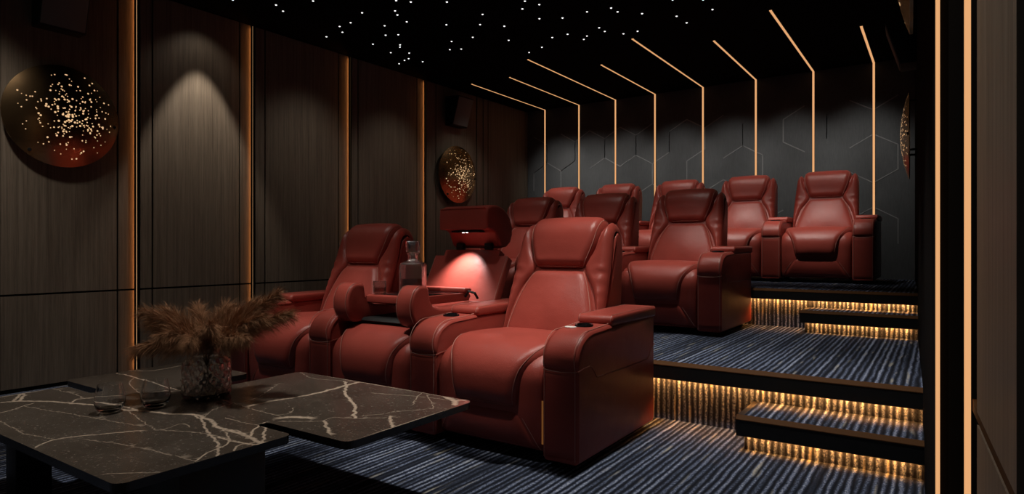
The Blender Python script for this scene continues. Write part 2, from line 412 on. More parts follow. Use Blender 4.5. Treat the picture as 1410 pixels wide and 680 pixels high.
# little extras on the nearest chair
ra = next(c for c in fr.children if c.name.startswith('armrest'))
mb = MB(); mb.lathe([(0, 0), (.017, 0), (.019, .003), (.017, .006), (0, .0065)], 'white', 24, cap=False)  # white disc stands in for a bright highlight by the cup holder
o = mb.build('glint_disc', ra, 40, (-.035, .165, .6235)); o.scale = (1.6, .95, 1); o['label'] = 'white oval glint'
mb = MB(); mb.box(-.004, .004, -.002, .002, .10, .30, 'accent', .001)  # emissive orange line in the gap beside the seat
o = mb.build('glow_line', ra, 30, (-AW - .0008, .004, 0)); o['label'] = 'orange glowing line'

# ---- the middle seat of the front row: backrest folded down into a table, headrest raised as a lamp
con = thing('console_recliner', 'red middle seat with back folded into a drinks table under a raised lit headrest', 'recliner', (X0 - PITCH, Y1, 0), 0, 'front row of recliners')
add_seat(con); add_arm(con, PITCH / 2); add_feet(con, (PITCH / 2,))
def off(pts, d=0): return pts
SX = .03
shell = MB(); a0, a1 = Vector((.69, .56)), Vector((.90, .95)); dn = Vector((.39, -.21)).normalized() * .06
shell.prof([tuple(a0), tuple(a1), tuple(a1 + dn), tuple(a0 + dn)], -.312, .312, 'leather', .012, 3)
a2 = a1 + (a1 - a0).normalized() * .045
shell.prof([tuple(a1 - Vector((.01, .0186))), tuple(a2), tuple(a2 + dn), tuple(a1 + dn - Vector((.01, .0186)))], -.235, .235, 'leather', .008, 3)
for s in (-1, 1): shell.tube([(s * .303, y - .002, z + .001) for y, z in [tuple(a0), tuple((a0 + a1) / 2), tuple(a1)]], .0014, 'stitch', 4)
shell.prof([(.66, .44), (.70, .58), (.76, .60), (.90, .44)], -.31, .31, 'leather', .01, 2)
shell.build('back_shell', con, 40).location.x = SX
vis = MB()
prof = [(.80, 1.125), (.797, 1.20), (.802, 1.262)] + [(.86, 1.283), (.93, 1.284), (.99, 1.27), (1.04, 1.24), (1.08, 1.195), (1.10, 1.14), (1.10, 1.085), (1.075, 1.035), (1.03, 1.008), (.975, 1.0), (.945, 1.02), (.925, 1.06), (.905, 1.10), (.87, 1.12)]
vis.prof(prof, -.205, .205, 'leather', .022, 4)
vis.tube([(-.19, .80, 1.264), (0, .80, 1.266), (.19, .80, 1.264)], .0018, 'leather', 5)
hd = vis.build('raised_headrest', con, 40); hd.location.x = SX + .01
for x in (-.115, .125):
    mb = MB(); mb.box(-.028, .028, -.012, .022, -.022, .022, 'black', .004); mb.build('hinge', hd, 30, (x, .925, 1.012))['label'] = 'black hinge'
mb = MB(); mb.box(-.12, .12, -.035, .03, -.006, .006, 'black', .003)
rl = mb.build('reading_light', hd, 30, (0, .868, 1.112)); rl['label'] = 'black lamp strip'
mb = MB()
for x in (-.03, .0): mb.lathe([(0, 0), (.008, 0), (.008, .004), (0, .004)], 'readled', 14, (x, -.018, -.009), cap=False)
mb.build('led', rl, 30)['label'] = 'lit white led pair'
fold = MB()
fold.prof([(.175, .70), (.178, .716), (.20, .722), (.66, .722), (.68, .70), (.66, .672), (.20, .672), (.18, .68)], -.205, .205, 'leather', .004, 2)
fold.prof([(.13, .575), (.15, .59), (.66, .60), (.66, .56), (.15, .56)], -.205, .205, 'black', .004, 2)  # black slab stands for the shade in the gap under the tray
fb = fold.build('folded_backrest', con, 40)
for s in (-1, 1):
    w = MB()
    pr = arc(.105, .68, .085, .115, 265, 85, 20) + [(.145, .792), (.162, .78), (.170, .745), (.176, .71), (.20, .68), (.25, .664), (.33, .658), (.50, .662), (.66, .672), (.68, .62), (.66, .565), (.4, .553), (.2, .557)]
    x0, x1 = sorted((s * .192, s * .318)); w.prof(pr, x0, x1, 'leather', .022, 5)
    for xx in (x0 + .012, x1 - .012): w.tube([(xx, y - .001, z) for y, z in arc(.105, .68, .0847, .1147, 262, 84, 18)], .0014, 'stitch', 4)
    w.build('scroll_wing', fb, 45)
mb = MB(); mb.box(-.185, .185, .225, .585, .722, .7265, 'black_gloss', .002); mb.build('tray', fb, 30)['label'] = 'black tray'
mb = MB(); mb.box(-.22, .22, .60, .672, .722, .752, 'leather', .012, 4); mb.build('tray_rail', fb, 50)
mb = MB(); mb.tube([(.21, .62, .70), (.25, .60, .735), (.285, .615, .725), (.29, .64, .69)], .008, 'black', 8); mb.build('tray_arm', fb, 40)['label'] = 'black curved tray arm'

# ---- things standing on the folded-down table
cx, cy, cz = X0 - PITCH, Y1, .7265
dec = thing('decanter', 'tall square glass decanter with a cube stopper on the folded-down seat table', 'decanter', (cx - .045, cy + .42, cz))
def sq(mb, prof, mat, c=(0, 0, 0), n=32, p=6):
    f = lambda a, z, r, i: r * ((abs(math.cos(a)) ** p + abs(math.sin(a)) ** p) ** (-1 / p) - 1)
    mb.lathe(prof, mat, n, c, f, cap=False)
mb = MB(); sq(mb, [(0, 0), (.062, 0), (.066, .004), (.067, .16), (.060, .178), (.03, .19), (.024, .20), (.024, .225), (.030, .232), (.030, .238), (.016, .238), (.016, .20), (.03, .182), (.054, .17), (.060, .155), (.060, .012), (.055, .008), (0, .008)], 'pink_glass')
mb.build('bottle', dec, 35)
mb = MB(); sq(mb, [(0, .0085), (.055, .0085), (.0595, .0125), (.0595, .085), (0, .085)], 'whisky'); mb.build('drink', dec, 35)['label'] = 'red drink'
mb = MB(); sq(mb, [(0, .205), (.0145, .207), (.0145, .240), (.031, .242), (.034, .246), (.034, .302), (.030, .308), (0, .308)], 'pink_glass'); mb.build('stopper', dec, 35)['label'] = 'clear cube stopper'
dec.rotation_euler.z = R(34); dec.scale = (1.18, 1.18, 1.03)
tg = thing('tumbler', 'short cut crystal tumbler on the folded-down seat table, left of the decanter', 'glass', (cx - .145, cy + .235, cz))
fn = lambda a, z, r, i: (-.0025 * abs(math.sin(a * 8 + z * 160)) - .0025 * abs(math.sin(a * 8 - z * 160))) if (r > .035 and i in range(2, 22)) else 0
mb = MB(); mb.lathe([(0, 0), (.036, 0)] + [(.040 + .002 * t, .003 + .070 * t) for t in np.linspace(0, 1, 20)] + [(.041, .076), (.038, .075), (.036, .014), (0, .012)], 'pink_glass', 64, fn=fn, cap=False); mb.build('cut_glass', tg, 25)
mb = MB(); mb.lathe([(0, .0125), (.0355, .0145), (.0365, .036), (0, .036)], 'whisky', 32, cap=False); mb.build('drink', tg, 40)['label'] = 'red drink'
# ------------------------------------------------------------------ room
HC, YB = 3.06, 8.037
XLa, LA = -5.328, .024                     # left wall: x = XLa + LA*y
XRa, RA = .057, -.0325                     # right wall
def wl(y, n=0.): return XLa + LA * y + n
def wr_(y, n=0.): return XRa + RA * y - n
XB0, XB1 = wl(YB), wr_(YB)

mb = MB(); mb.box(-5.75, 1.4, -2.2, 8.3, -.12, 0, 'carpet'); struct(mb.build('floor', smooth=0))
mb = MB(); mb.box(-5.75, 1.4, -2.2, 8.3, HC, HC + .12, 'ceiling'); struct(mb.build('ceiling', smooth=0))
mb = MB(); mb.box(XB0 - .25, XB1 + .25, YB, YB + .15, 0, HC, 'fabric'); back = struct(mb.build('wall_back', smooth=0))
# hexagon relief on the back wall, broken here and there
mb = MB(); Rh = .27; seen = set(); hr = random.Random(3)
for r_ in range(-1, 9):
    for c_ in range(-1, 14):
        hx = XB0 + .1 + (c_ + (r_ % 2) * .5) * Rh * math.sqrt(3); hz = .78 + r_ * 1.5 * Rh
        vs = [(hx + Rh * math.sin(R(60 * k)), hz + Rh * math.cos(R(60 * k))) for k in range(6)]
        for k in range(6):
            a, c = vs[k], vs[(k + 1) % 6]; key = tuple(sorted((tuple(np.round(a, 2)), tuple(np.round(c, 2)))))
            if key in seen: continue
            seen.add(key)
            if hr.random() < .42: continue
            if not all(XB0 + .02 < p[0] < XB1 - .02 and .70 < p[1] < HC - .25 for p in (a, c)): continue
            dx, dz = c[0] - a[0], c[1] - a[1]; ll = math.hypot(dx, dz); px, pz = -dz / ll * .007, dx / ll * .007
            q_ = [(a[0] + px, a[1] + pz), (c[0] + px, c[1] + pz), (c[0] - px, c[1] - pz), (a[0] - px, a[1] - pz)]; k_ = .55
            inn = [(a[0] + px * k_, a[1] + pz * k_), (c[0] + px * k_, c[1] + pz * k_), (c[0] - px * k_, c[1] - pz * k_), (a[0] - px * k_, a[1] - pz * k_)]
            mb.add([(p[0], YB + .001, p[1]) for p in q_] + [(p[0], YB - .0035, p[1]) for p in inn], [(4, 5, 6, 7), (0, 1, 5, 4), (1, 2, 6, 5), (2, 3, 7, 6), (3, 0, 4, 7)], 'relief')
o = mb.build('hexagon_relief', back, 0); struct(o)

# wall panels: each wall is a black core with veneer panels standing in front, grooves between
def wall_panel(mb, f, sgn, y0, y1, z0, z1, mat, n1=0., depth=.018, bev=.002):
    c = [(f(y, n), y, z) for y in (y0, y1) for n in (n1 - depth, n1) for z in (z0, z1)]
    mb.add(c, [(0, 1, 3, 2), (4, 6, 7, 5), (0, 4, 5, 1), (2, 3, 7, 6), (0, 2, 6, 4), (1, 5, 7, 3)], mat)
LEDS = [2.464, 3.468, 4.607, 5.772]
GRV = [-1.2, -.25, .55, .68, 1.60, 2.337, 2.464, 2.596, 3.353, 3.468, 3.609, 4.467, 4.607, 4.731, 5.640, 5.772, 5.975, 6.785, 6.928, 7.042, 7.96, 8.03]
mb = MB(); c = [(wl(y, n), y, z) for y in (-2.2, 8.2) for n in (-.2, -.016) for z in (0, HC)]
mb.add(c, [(0, 1, 3, 2), (4, 6, 7, 5), (0, 4, 5, 1), (2, 3, 7, 6), (0, 2, 6, 4), (1, 5, 7, 3)], 'gap')
for a, c in zip(GRV[:-1], GRV[1:]):
    e0 = .04 if a in LEDS else .007; e1 = .008 if c in LEDS else .007
    if abs(a - 6.785) < .01 or abs(a-6.928)<.01: e0 = .014
    for z0, z1 in ((.028, .668), (.682, HC - .01)): wall_panel(mb, wl, 1, a + e0, c - e1, z0, z1, 'wood')
wleft = struct(mb.build('wall_left', smooth=0))
mb = MB(); wall_panel(mb, wl, 1, -2.2, 8.03, 0, .026, 'gap', -.004, .01); struct(mb.build('baseboard_left', smooth=0))
# right wall beyond the entrance: matt black lining, the entrance reveal and the veneered side of the doorway
mb = MB(); c = [(wr_(y, n), y, z) for y in (1.72, 8.2) for n in (-.13, 0) for z in (0, HC)]
mb.add(c, [(0, 1, 3, 2), (4, 6, 7, 5), (0, 4, 5, 1), (2, 3, 7, 6), (0, 2, 6, 4), (1, 5, 7, 3)], 'lining')
struct(mb.build('wall_right', smooth=0))
def pl(y): return .0615 + (1.58 - y) * (.0205 / .5)
mb = MB(); c = [(pl(y) + n, y, z) for y in (1.0, 1.715) for n in (.13, .014) for z in (0, HC)]
mb.add(c, [(0, 1, 3, 2), (4, 6, 7, 5), (0, 4, 5, 1), (2, 3, 7, 6), (0, 2, 6, 4), (1, 5, 7, 3)], 'lining')
for z0, z1 in ((0, .655), (.68, HC)):
    c = [(pl(y) + n, y, z) for y in (1.035, 1.53) for n in (.02, 0) for z in (z0, z1)]
    mb.add(c, [(0, 1, 3, 2), (4, 6, 7, 5), (0, 4, 5, 1), (2, 3, 7, 6), (0, 2, 6, 4), (1, 5, 7, 3)], 'wood')
c = [(pl(y) + n, y, z) for y in (1.035, 1.66) for n in (.02, .003) for z in (.655, .68)]
mb.add(c, [(0, 1, 3, 2), (4, 6, 7, 5), (0, 4, 5, 1), (2, 3, 7, 6), (0, 2, 6, 4), (1, 5, 7, 3)], 'nosing')
struct(mb.build('wall_entrance', smooth=0))
mb = MB(); mb.box(.20, 1.4, 1.6, 1.72, 0, HC, 'wood'); mb.box(1.3, 1.4, -2.2, 1.6, 0, HC, 'wood'); struct(mb.build('wall_light_blocker', smooth=0))  # unseen walls added to keep stray light off the chair sides

# ---- tiers and steps
def tier(name, x0, x1, yf, yb, z0, z1, under=.057, fas=.098, nos=.003, nw=.03):
    """carpeted block set back under a black overhanging fascia with a bronze edge"""
    mb = MB(); mb.box(x0 + (.03 if x0 > -4 else 0), x1, yf + under, yb, z0, z1 - .012, 'carpet')
    mb.box(x0 + (.03 if x0 > -4 else 0), x1, yf + .022, yb, z1 - .012, z1, 'carpet')
    o = struct(mb.build(name, smooth=0))
    mb = MB(); mb.box(x0, x1, yf, yf + .022, z1 - fas, z1 - .018, 'black')
    mb.box(x0, x1, yf + .022, yf + under, z1 - fas + .03, z1 - .002, 'black')
    if x0 > -4: mb.box(x0, x0 + .03, yf + .022, yb, z1 - fas, z1 - .002, 'black')
    f = struct(mb.build('trim_fascia', o, 0))
    mb = MB(); xs = x0 - .001
    mb.prof([(yf - .002, z1 - .020), (yf - .002, z1 - .016), (yf + .02, z1 + .002), (yf + .026, z1 + .002), (yf + .026, z1 - .01), (yf + .004, z1 - .020)], xs, x1, 'nosing', 0)
    struct(mb.build('trim_nosing', o, 0)); return o
tier('platform_middle', -5.34, .02, 3.511, YB, 0, H2)
tier('platform_top', -5.34, -.05, 5.607, YB, H2, H3, fas=.088)
tier('step_lower', -.829, .0, 3.208, 3.568, 0, H1, under=.045, nw=.045)
tier('step_upper', -.893, -.08, 5.33, 5.664, H2, .515, under=.045, fas=.095)

def step_light(label, x0, x1, y, z, group='amber lights under the step edges'):
    mb = MB(); mb.box(x0, x1, y - .010, y - .002, z + .006, z + .016, 'led_step')
    tag(mb.build('step_light', smooth=0), label, 'light', group)
step_light('amber light line under the black edge of the middle tier, above the lower step', -3.9, -.09, 3.511 + .040, H2 - .098)
step_light('amber light line under the black edge of the top tier, above the upper step', -3.9, -.16, 5.607 + .040, H3 - .088)
step_light('amber light line under the lower carpeted step on the floor at right', -.80, -.07, 3.208 + .030, H1 - .098)
step_light('amber light line under the upper short step on the middle tier', -.86, -.15, 5.33 + .030, .515 - .095)

# ---- light strips
names = ['leftmost', 'second from the left', 'third from the left', 'fourth from the left', 'fifth from the left', 'sixth from the left', 'seventh from the left', 'rightmost']
XS = [-4.836, -4.267, -3.699, -3.126, -2.485, -1.839, -1.199, -.588]; LS = [1.778, 1.77, 2.25, 1.621, 2.246, 1.738, 2.269, 1.382]
for i, (x, l) in enumerate(zip(XS, LS)):
    t = thing('light_strip', f'warm bent light strip from back wall to ceiling, {names[i]}', 'light', (x, YB, H3), 0, 'bent light strips on the back wall')
    mb = MB(); mb.box(-.011, .011, -.006, -.0005, 0, HC - H3, 'led'); mb.box(-.011, .011, -l, -.006, HC - H3 - .006, HC - H3 - .0005, 'led'); mb.build('diffuser', t, 0)
    mb = MB(); mb.box(-.015, -.0112, -.007, 0, 0, HC - H3, 'black'); mb.box(.0112, .015, -.007, 0, 0, HC - H3, 'black'); mb.box(-.015, -.0112, -l, 0, HC - H3 - .007, HC - H3, 'black'); mb.box(.0112, .015, -l, 0, HC - H3 - .007, HC - H3, 'black')
    mb.build('channel', t, 0)['label'] = 'black channel'
lab = ['upright warm light line on the left wall, the nearest, right of the large bronze dish', 'upright warm light line on the left wall, behind the pampas grass', 'upright warm light line on the left wall, just left of the front left recliner head', 'upright warm light line on the left wall, the furthest back, left of the small far dish']
for y, l in zip(LEDS, lab):
    t = thing('wall_light_line', l, 'light', (wl(y), y, 0), -math.atan(LA), 'upright light lines on the left wall')
    mb = MB(); mb.box(-.012, .010, .0025, .0085, .03, HC - .012, 'led_wall'); mb.build('diffuser', t, 0)
    mb = MB(); mb.box(-.015, .014, .010, .0135, .028, HC - .01, 'black'); mb.build('fin', t, 0)['label'] = 'black metal fin'
    ov = .016 * y / 5.2 + .003
    mb = MB(); mb.box(-.012, .0175, .0, .0018, .028, HC - .01, 'black_metal'); mb.box(.0165, .0185, -ov, .0018, .028, HC - .01, 'black_metal'); mb.build('cove_lip', t, 0)['label'] = 'dark metal lip'
    mb = MB(); mb.box(.001, .016, -.0025, -.0005, .04, HC - .03, 'led_cove'); mb.build('cove_light', t, 0)['label'] = 'orange hidden light'
t = thing('wall_light_line', 'upright warm light line at the black corner of the right wall, left of the wider one', 'light', (.0, 1.715, 0), 0, 'upright light lines by the entrance')
mb = MB(); mb.box(-.0045, .004, -.008, .004, 0, HC - .01, 'led'); mb.build('diffuser', t, 0)
t = thing('wall_light_line', 'wider upright warm light line at far right, beside the veneered panel', 'light', (.053, 1.655, 0), 0, 'upright light lines by the entrance')
mb = MB(); mb.box(-.0065, .005, -.008, .004, 0, HC - .01, 'led'); mb.build('diffuser', t, 0)

# ---- star points in the ceiling
SP = [(-4.84, 3.03),(-4.64, 3.3),(-4.71, 3.42),(-4.31, 3.42),(-4.6, 3.95),(-4.7, 4.07),(-4.44, 3.94),(-4.17, 3.83),(-4.93, 4.07),(-4.72, 4.48),(-4.24, 4.17),(-4.42, 4.36),(-3.9, 3.96),(-3.73, 3.8),(-3.95, 4.04),(-3.65, 3.89),(-4.0, 4.21),(-4.31, 4.42),(-4.51, 4.65),(-4.56, 4.7),(-4.77, 4.78),(-4.62, 4.9),(-4.76, 5.04),(-4.84, 5.06),(-4.98, 5.12),(-4.71, 5.21),(-3.75, 4.47),(-3.4, 4.06),(-4.01, 4.86),(-4.19, 5.05),(-4.08, 5.1),(-3.76, 4.88),(-2.85, 4.41),(-2.96, 4.54),(-2.79, 4.54),(-2.96, 4.82),(-3.32, 4.45),(-3.49, 4.64),(-3.33, 4.8),(-3.52, 5.15),(-2.78, 4.92),(-2.95, 5.32),(-3.12, 5.32),(-3.36, 5.52),(-3.56, 5.59),(-2.53, 4.91),(-2.32, 4.95),(-2.31, 5.06),(-2.62, 5.33),(-2.62, 5.45),(-2.82, 5.47),(-2.89, 5.54),(-2.5, 5.61),(-2.36, 5.62),(-2.15, 5.22),(-1.82, 5.07),(-1.61, 5.21),(-1.61, 5.47),(-1.92, 5.45),(-1.9, 5.66)]
for x, y in SP:
    mb = MB(); mb.lathe([(0, -.006), (.006, -.005), (.009, -.001), (.009, .0)], 'star', 10, cap=False)
    tag(mb.build('star_light', None, 60, (x, y, HC - .0005)), 'tiny white star point set in the black ceiling', 'light', 'star points in the ceiling')

# ---- bronze dishes
def dish(label, y, side, seed, group='bronze wall dishes'):
    f = wl if side > 0 else wr_
    t = thing('wall_dish', label, 'wall decoration', (f(y, .0), y, 1.95), (-math.atan(LA)) if side > 0 else math.pi - math.atan(RA), group)
    Rd, sg, st = .365, .062, .055
    rows = []; ns, nr = 72, 16
    dome = lambda r: st + sg * (1 - (r / Rd) ** 2) ** 1.0
    vs = []; fs = []
    for i in range(nr + 1):
        r = Rd * i / nr
        for j in range(ns):
            a = 2 * math.pi * j / ns; vs.append((dome(r), r * math.cos(a), r * math.sin(a)))
    for i in range(nr + 1):
        r = Rd * (1 - i / nr)
        for j in range(ns):
            a = 2 * math.pi * j / ns; vs.append((dome(r) - .008, r * math.cos(a), r * math.sin(a)))
    n2 = 2 * (nr + 1)
    for i in range(n2 - 1):
        for j in range(ns): fs.append((i * ns + j, i * ns + (j + 1) % ns, (i + 1) * ns + (j + 1) % ns, (i + 1) * ns + j))
    mb = MB(); mb.add(vs, fs, 'bronze'); mb.build('dish', t, 50)
    q = random.Random(seed); mb = MB(); k = 0
    while k < 250:
        a, r = q.random() * 2 * math.pi, math.hypot(q.gauss(0, .11), q.gauss(0, .11)) if q.random() < .75 else .33 * math.sqrt(q.random())
        py, pz = .035 + r * math.cos(a) * 1.05, .0 + r * math.sin(a) * 1.15
        rr = math.hypot(py, pz)
        if rr > Rd * .92: continue
        sz = q.choice([.0034, .0042, .0052, .0068]) * (1.15 - .9 * rr)
        n = Vector((1, 2 * sg * py / Rd ** 2, 2 * sg * pz / Rd ** 2)); mb.disc((dome(rr) + .0008, py, pz), n, sz, 'perf', 8); k += 1
    tag(mb.build('perforation', t, 0), 'lit pinhole lights', kind='stuff')
    for a in (205, 330, 90):
        mb = MB(); py, pz = .30 * math.cos(R(a)), .30 * math.sin(R(a))
        mb.tube([(-.016, py, pz), (dome(.30) - .004, py, pz)], .009, 'black_metal', 10); mb.build('standoff', t, 40)['label'] = 'black standoff rod'
    for a in (232, 355):
        r = .335; py, pz = r * math.cos(R(a)), r * math.sin(R(a)); mb = MB()
        mb.lathe([(0, 0), (.011, 0), (.013, .002), (.011, .006), (0, .007)], 'black', 18, cap=False)
        o = mb.build('fixing', t, 40, (dome(r) - .001, py, pz), (0, R(90), 0)); o['label'] = 'black round fixing'
    return t
dish('large bronze dish with pinhole lights, nearest on the left wall', 1.955, 1, 5)
dish('bronze dish with pinhole lights on the far left wall, above the raised headrest lamp', 6.335, 1, 9)
dish('bronze dish seen edge-on on the right wall behind the top tier', 6.30, -1, 11)
dish('bronze dish on the near right wall, only its lower tip in view at the top', 1.99, -1, 12)

# ---- wall speakers
def speaker(label, y, side):
    f = wl if side > 0 else wr_
    t = thing('wall_speaker', label, 'speaker', (f(y), y, 2.56), (-math.atan(LA)) if side > 0 else math.pi - math.atan(RA), 'wall speakers')
    mb = MB(); mb.prof([(0, .0), (0, .37), (.225, .355), (.115, -.005)], -.15, .15, 'black', .008, 2)
    o = mb.build('cabinet', t, 35); o.rotation_euler.z = R(-90)
    d = (Vector((0, .225, .355)) - Vector((0, .115, -.005))); nrm = Vector((0, d.z, -d.y)).normalized()
    mb = MB(); a = Vector((0, .115, -.005)) + d * .04; c = a + d * .92
    pr = [(a + nrm * .0).yz, (c + nrm * .0).yz, (c + nrm * .007).yz, (a + nrm * .007).yz]
    mb.prof([tuple(p) for p in pr], -.138, .138, 'grille', .003, 2); g = mb.build('grille', t, 35); g.rotation_euler.z = R(-90); g['label'] = 'dark grey grille'
speaker('black wedge speaker on the near left wall above the large dish', 1.93, 1)
speaker('black wedge speaker on the far left wall above the small dish', 6.30, 1)
speaker('black wedge speaker on the right wall by the rightmost light strip', 6.40, -1)

# ------------------------------------------------------------------ marble table
ZT, TT = .38, .026
VEINS = [
 ([(-3.124,0.946),(-3.076,1.009),(-2.963,1.073),(-2.870,1.105),(-2.780,1.137),(-2.694,1.155),(-2.600,1.167),(-2.522,1.201),(-2.442,1.224),(-2.380,1.240),(-2.298,1.284),(-2.217,1.279),(-2.137,1.264),(-2.077,1.240),(-2.024,1.236),(-1.966,1.239),(-1.879,1.233),(-1.788,1.218)],0.0127),
 ([(-2.890,1.113),(-2.925,1.142),(-2.907,1.189),(-2.837,1.273),(-2.799,1.341),(-2.769,1.424),(-2.727,1.467)],0.0086),
 ([(-2.660,1.194),(-2.583,1.198),(-2.529,1.204)],0.0093),
 ([(-3.112,0.985),(-3.183,1.026),(-3.242,1.056),(-3.193,1.051),(-3.090,0.999)],0.0099),
 ([(-2.930,0.887),(-2.947,0.933),(-2.979,0.970),(-2.993,1.010)],0.0066),
 ([(-2.356,0.756),(-2.330,0.787),(-2.353,0.823),(-2.371,0.864),(-2.353,0.919),(-2.309,0.977),(-2.272,1.040),(-2.250,1.071)],0.0089),
 ([(-2.980,0.978),(-2.852,0.997),(-2.729,1.023),(-2.602,1.043),(-2.483,1.064),(-2.315,1.095)],0.0038),
 ([(-2.552,1.169),(-2.439,1.146),(-2.284,1.116),(-2.209,1.104),(-2.202,1.140),(-2.218,1.193),(-2.154,1.188)],0.0049),
 ([(-2.291,0.919),(-2.185,0.949),(-2.072,0.974),(-1.949,0.990),(-1.787,1.005)],0.0032),
 ([(-1.891,0.811),(-1.871,0.834),(-1.841,0.854),(-1.789,0.894)],0.0057),
 ([(-2.298,1.284),(-2.182,1.251),(-2.098,1.210),(-2.011,1.179),(-1.930,1.149),(-1.861,1.116),(-1.786,1.069)],0.0092),
 ([(-1.792,1.008),(-1.822,1.044),(-1.843,1.090),(-1.851,1.123),(-1.875,1.159),(-1.939,1.199),(-2.022,1.231)],0.0064),
 ([(-3.377,1.492),(-3.273,1.499),(-3.151,1.490),(-2.993,1.481),(-2.854,1.468),(-2.727,1.467),(-2.618,1.454)],0.0095),
 ([(-3.176,1.473),(-3.085,1.420),(-2.980,1.382),(-2.847,1.347),(-2.807,1.341)],0.0046),
 ([(-3.390,1.270),(-3.420,1.308)],0.0194),
 ([(-3.432,1.521),(-3.381,1.568),(-3.303,1.614),(-3.301,1.698),(-3.315,1.789)],0.0088),
 ([(-2.792,0.846),(-2.649,0.838),(-2.534,0.831),(-2.490,0.840),(-2.396,0.861)],0.0029),
 ([(-2.200,1.110),(-2.085,1.158),(-1.991,1.178),(-1.878,1.184),(-1.793,1.188),(-1.788,1.218)],0.0056),
 ([(-3.219,1.170),(-3.098,1.177),(-2.965,1.173),(-2.927,1.131)],0.0043),
 ([(-2.237,1.290),(-2.307,1.365),(-2.326,1.411),(-2.339,1.465)],0.004),
 ([(-2.460,1.474),(-2.326,1.467),(-2.233,1.457),(-2.138,1.451),(-2.041,1.449),(-1.983,1.440)],0.0059),
 ([(-2.241,1.462),(-2.244,1.523),(-2.235,1.606),(-2.207,1.706),(-2.205,1.815),(-2.217,1.922),(-2.224,2.031)],0.0157),
 ([(-2.640,2.018),(-2.496,1.963),(-2.428,1.965),(-2.336,1.991),(-2.224,2.031)],0.0051),
 ([(-2.290,1.996),(-2.204,1.931),(-2.107,1.837),(-1.994,1.769),(-1.895,1.703),(-1.766,1.587)],0.0103),
 ([(-1.990,1.429),(-1.980,1.455),(-1.945,1.479),(-1.901,1.496)],0.0203),
 ([(-2.041,1.449),(-2.022,1.485),(-2.035,1.520),(-2.073,1.547)],0.0047),
 ([(-1.938,1.416),(-1.881,1.454),(-1.835,1.494),(-1.836,1.546),(-1.769,1.579),(-1.703,1.629),(-1.637,1.690)],0.0045),
 ([(-1.827,1.500),(-1.750,1.449),(-1.687,1.409)],0.0096),
 ([(-1.669,1.668),(-1.620,1.624),(-1.567,1.578)],0.0099),
 ([(-1.764,1.620),(-1.725,1.679),(-1.695,1.750),(-1.648,1.806),(-1.621,1.852)],0.0035),
 ([(-2.012,1.902),(-1.923,1.927),(-1.804,1.966),(-1.742,1.979),(-1.674,1.985)],0.0052),
 ([(-1.834,2.022),(-1.783,1.931),(-1.727,1.853)],0.0051),
 ([(-1.778,1.996),(-1.698,1.929),(-1.618,1.855)],0.005),
 ([(-1.696,2.023),(-1.627,1.989),(-1.584,1.942)],0.02),
 ([(-1.661,2.006),(-1.616,2.012),(-1.590,2.030)],0.0101),
 ([(-2.158,1.322),(-2.042,1.324),(-1.953,1.340),(-1.797,1.335)],0.0054),
 ([(-1.985,1.363),(-1.924,1.276),(-1.873,1.232),(-1.961,1.251),(-2.020,1.238)],0.0084),
 ([(-1.947,1.344),(-1.871,1.285),(-1.799,1.232),(-1.785,1.198),(-1.859,1.179),(-1.959,1.174)],0.0091),
 ([(-2.336,1.498),(-2.343,1.573),(-2.412,1.675),(-2.506,1.800)],0.0033),
 ([(-1.790,1.122),(-1.827,1.165),(-1.809,1.201)],0.0077),
]
OUT = [(-3.245, .785), (-1.78, .785), (-1.78, 1.33), (-1.98, 1.33), (-1.98, 1.372), (-1.56, 1.372), (-1.56, 2.03), (-2.66, 2.03), (-2.66, 1.58), (-2.83, 1.58), (-2.83, 1.86), (-3.40, 1.86), (-3.40, 1.278), (-3.0, 1.278), (-3.0, 1.225), (-3.245, 1.225)]
RAD = [.035, .035, .03, .019, .019, .035, .035, .04, .05, .05, .03, .035, .035, .024, .024, .035]
def rounded(P, rad, n=6):
    out = []; k = len(P)
    for i in range(k):
        p = Vector(P[i]); a = (Vector(P[i - 1]) - p).normalized(); b_ = (Vector(P[(i + 1) % k]) - p).normalized(); r = rad[i]
        s, e = p + a * r, p + b_ * r; c = p + a * r + b_ * r
        for j in range(n + 1):
            t = j / n * math.pi / 2; out.append(tuple(c - b_ * r * math.cos(t) - a * r * math.sin(t)))
    return out
outl = rounded(OUT, RAD)
TX, TY = -2.4, 1.35
t = thing('coffee_table', 'low dark marble coffee table with pale veins and notched rounded slab top', 'table', (TX, TY, 0))
# top surface: vertices gathered along the veins so the inlay of pale stone stays crisp
pts = [Vector(p) for p in outl]; nb = len(pts); ed = [(i, (i + 1) % nb) for i in range(nb)]
segs = []
vq = random.Random(21)
for P, w in VEINS:
    C, Ln = crom([(x, y, 0, 0) for x, y in P], max(6, int(sum(math.dist(P[i], P[i + 1]) for i in range(len(P) - 1)) / .012)))
    C = [(p[0] + vq.gauss(0, .0022), p[1] + vq.gauss(0, .0022)) for p in C]
    segs.append((np.array(C), max(w * (.40 if w > .0095 else .30), .0013)))
extra = []
for C, w in segs:
    d = np.gradient(C, axis=0); d /= np.linalg.norm(d, axis=1)[:, None] + 1e-9; n = np.stack([-d[:, 1], d[:, 0]], 1)
    for k in (-1.9, -1., 0, 1., 1.9): extra += [tuple(p) for p in C + n * (w * k)]
for gx in np.arange(-3.4, -1.5, .03):
    for gy in np.arange(.79, 2.05, .03): extra.append((gx, gy))
keep = {}
for p in extra: keep.setdefault((round(p[0] / .0014), round(p[1] / .0014)), p)
def inside(x, y):
    c = False
    for i in range(nb):
        (x1, y1), (x2, y2) = outl[i - 1], outl[i]
        if (y1 > y) != (y2 > y) and x < (x2 - x1) * (y - y1) / (y2 - y1) + x1: c = not c
    return c
pts += [Vector(p) for p in keep.values() if inside(*p)]
cv_, ce, cf, *_ = geometry.delaunay_2d_cdt(pts, ed, [], 1, 1e-6)
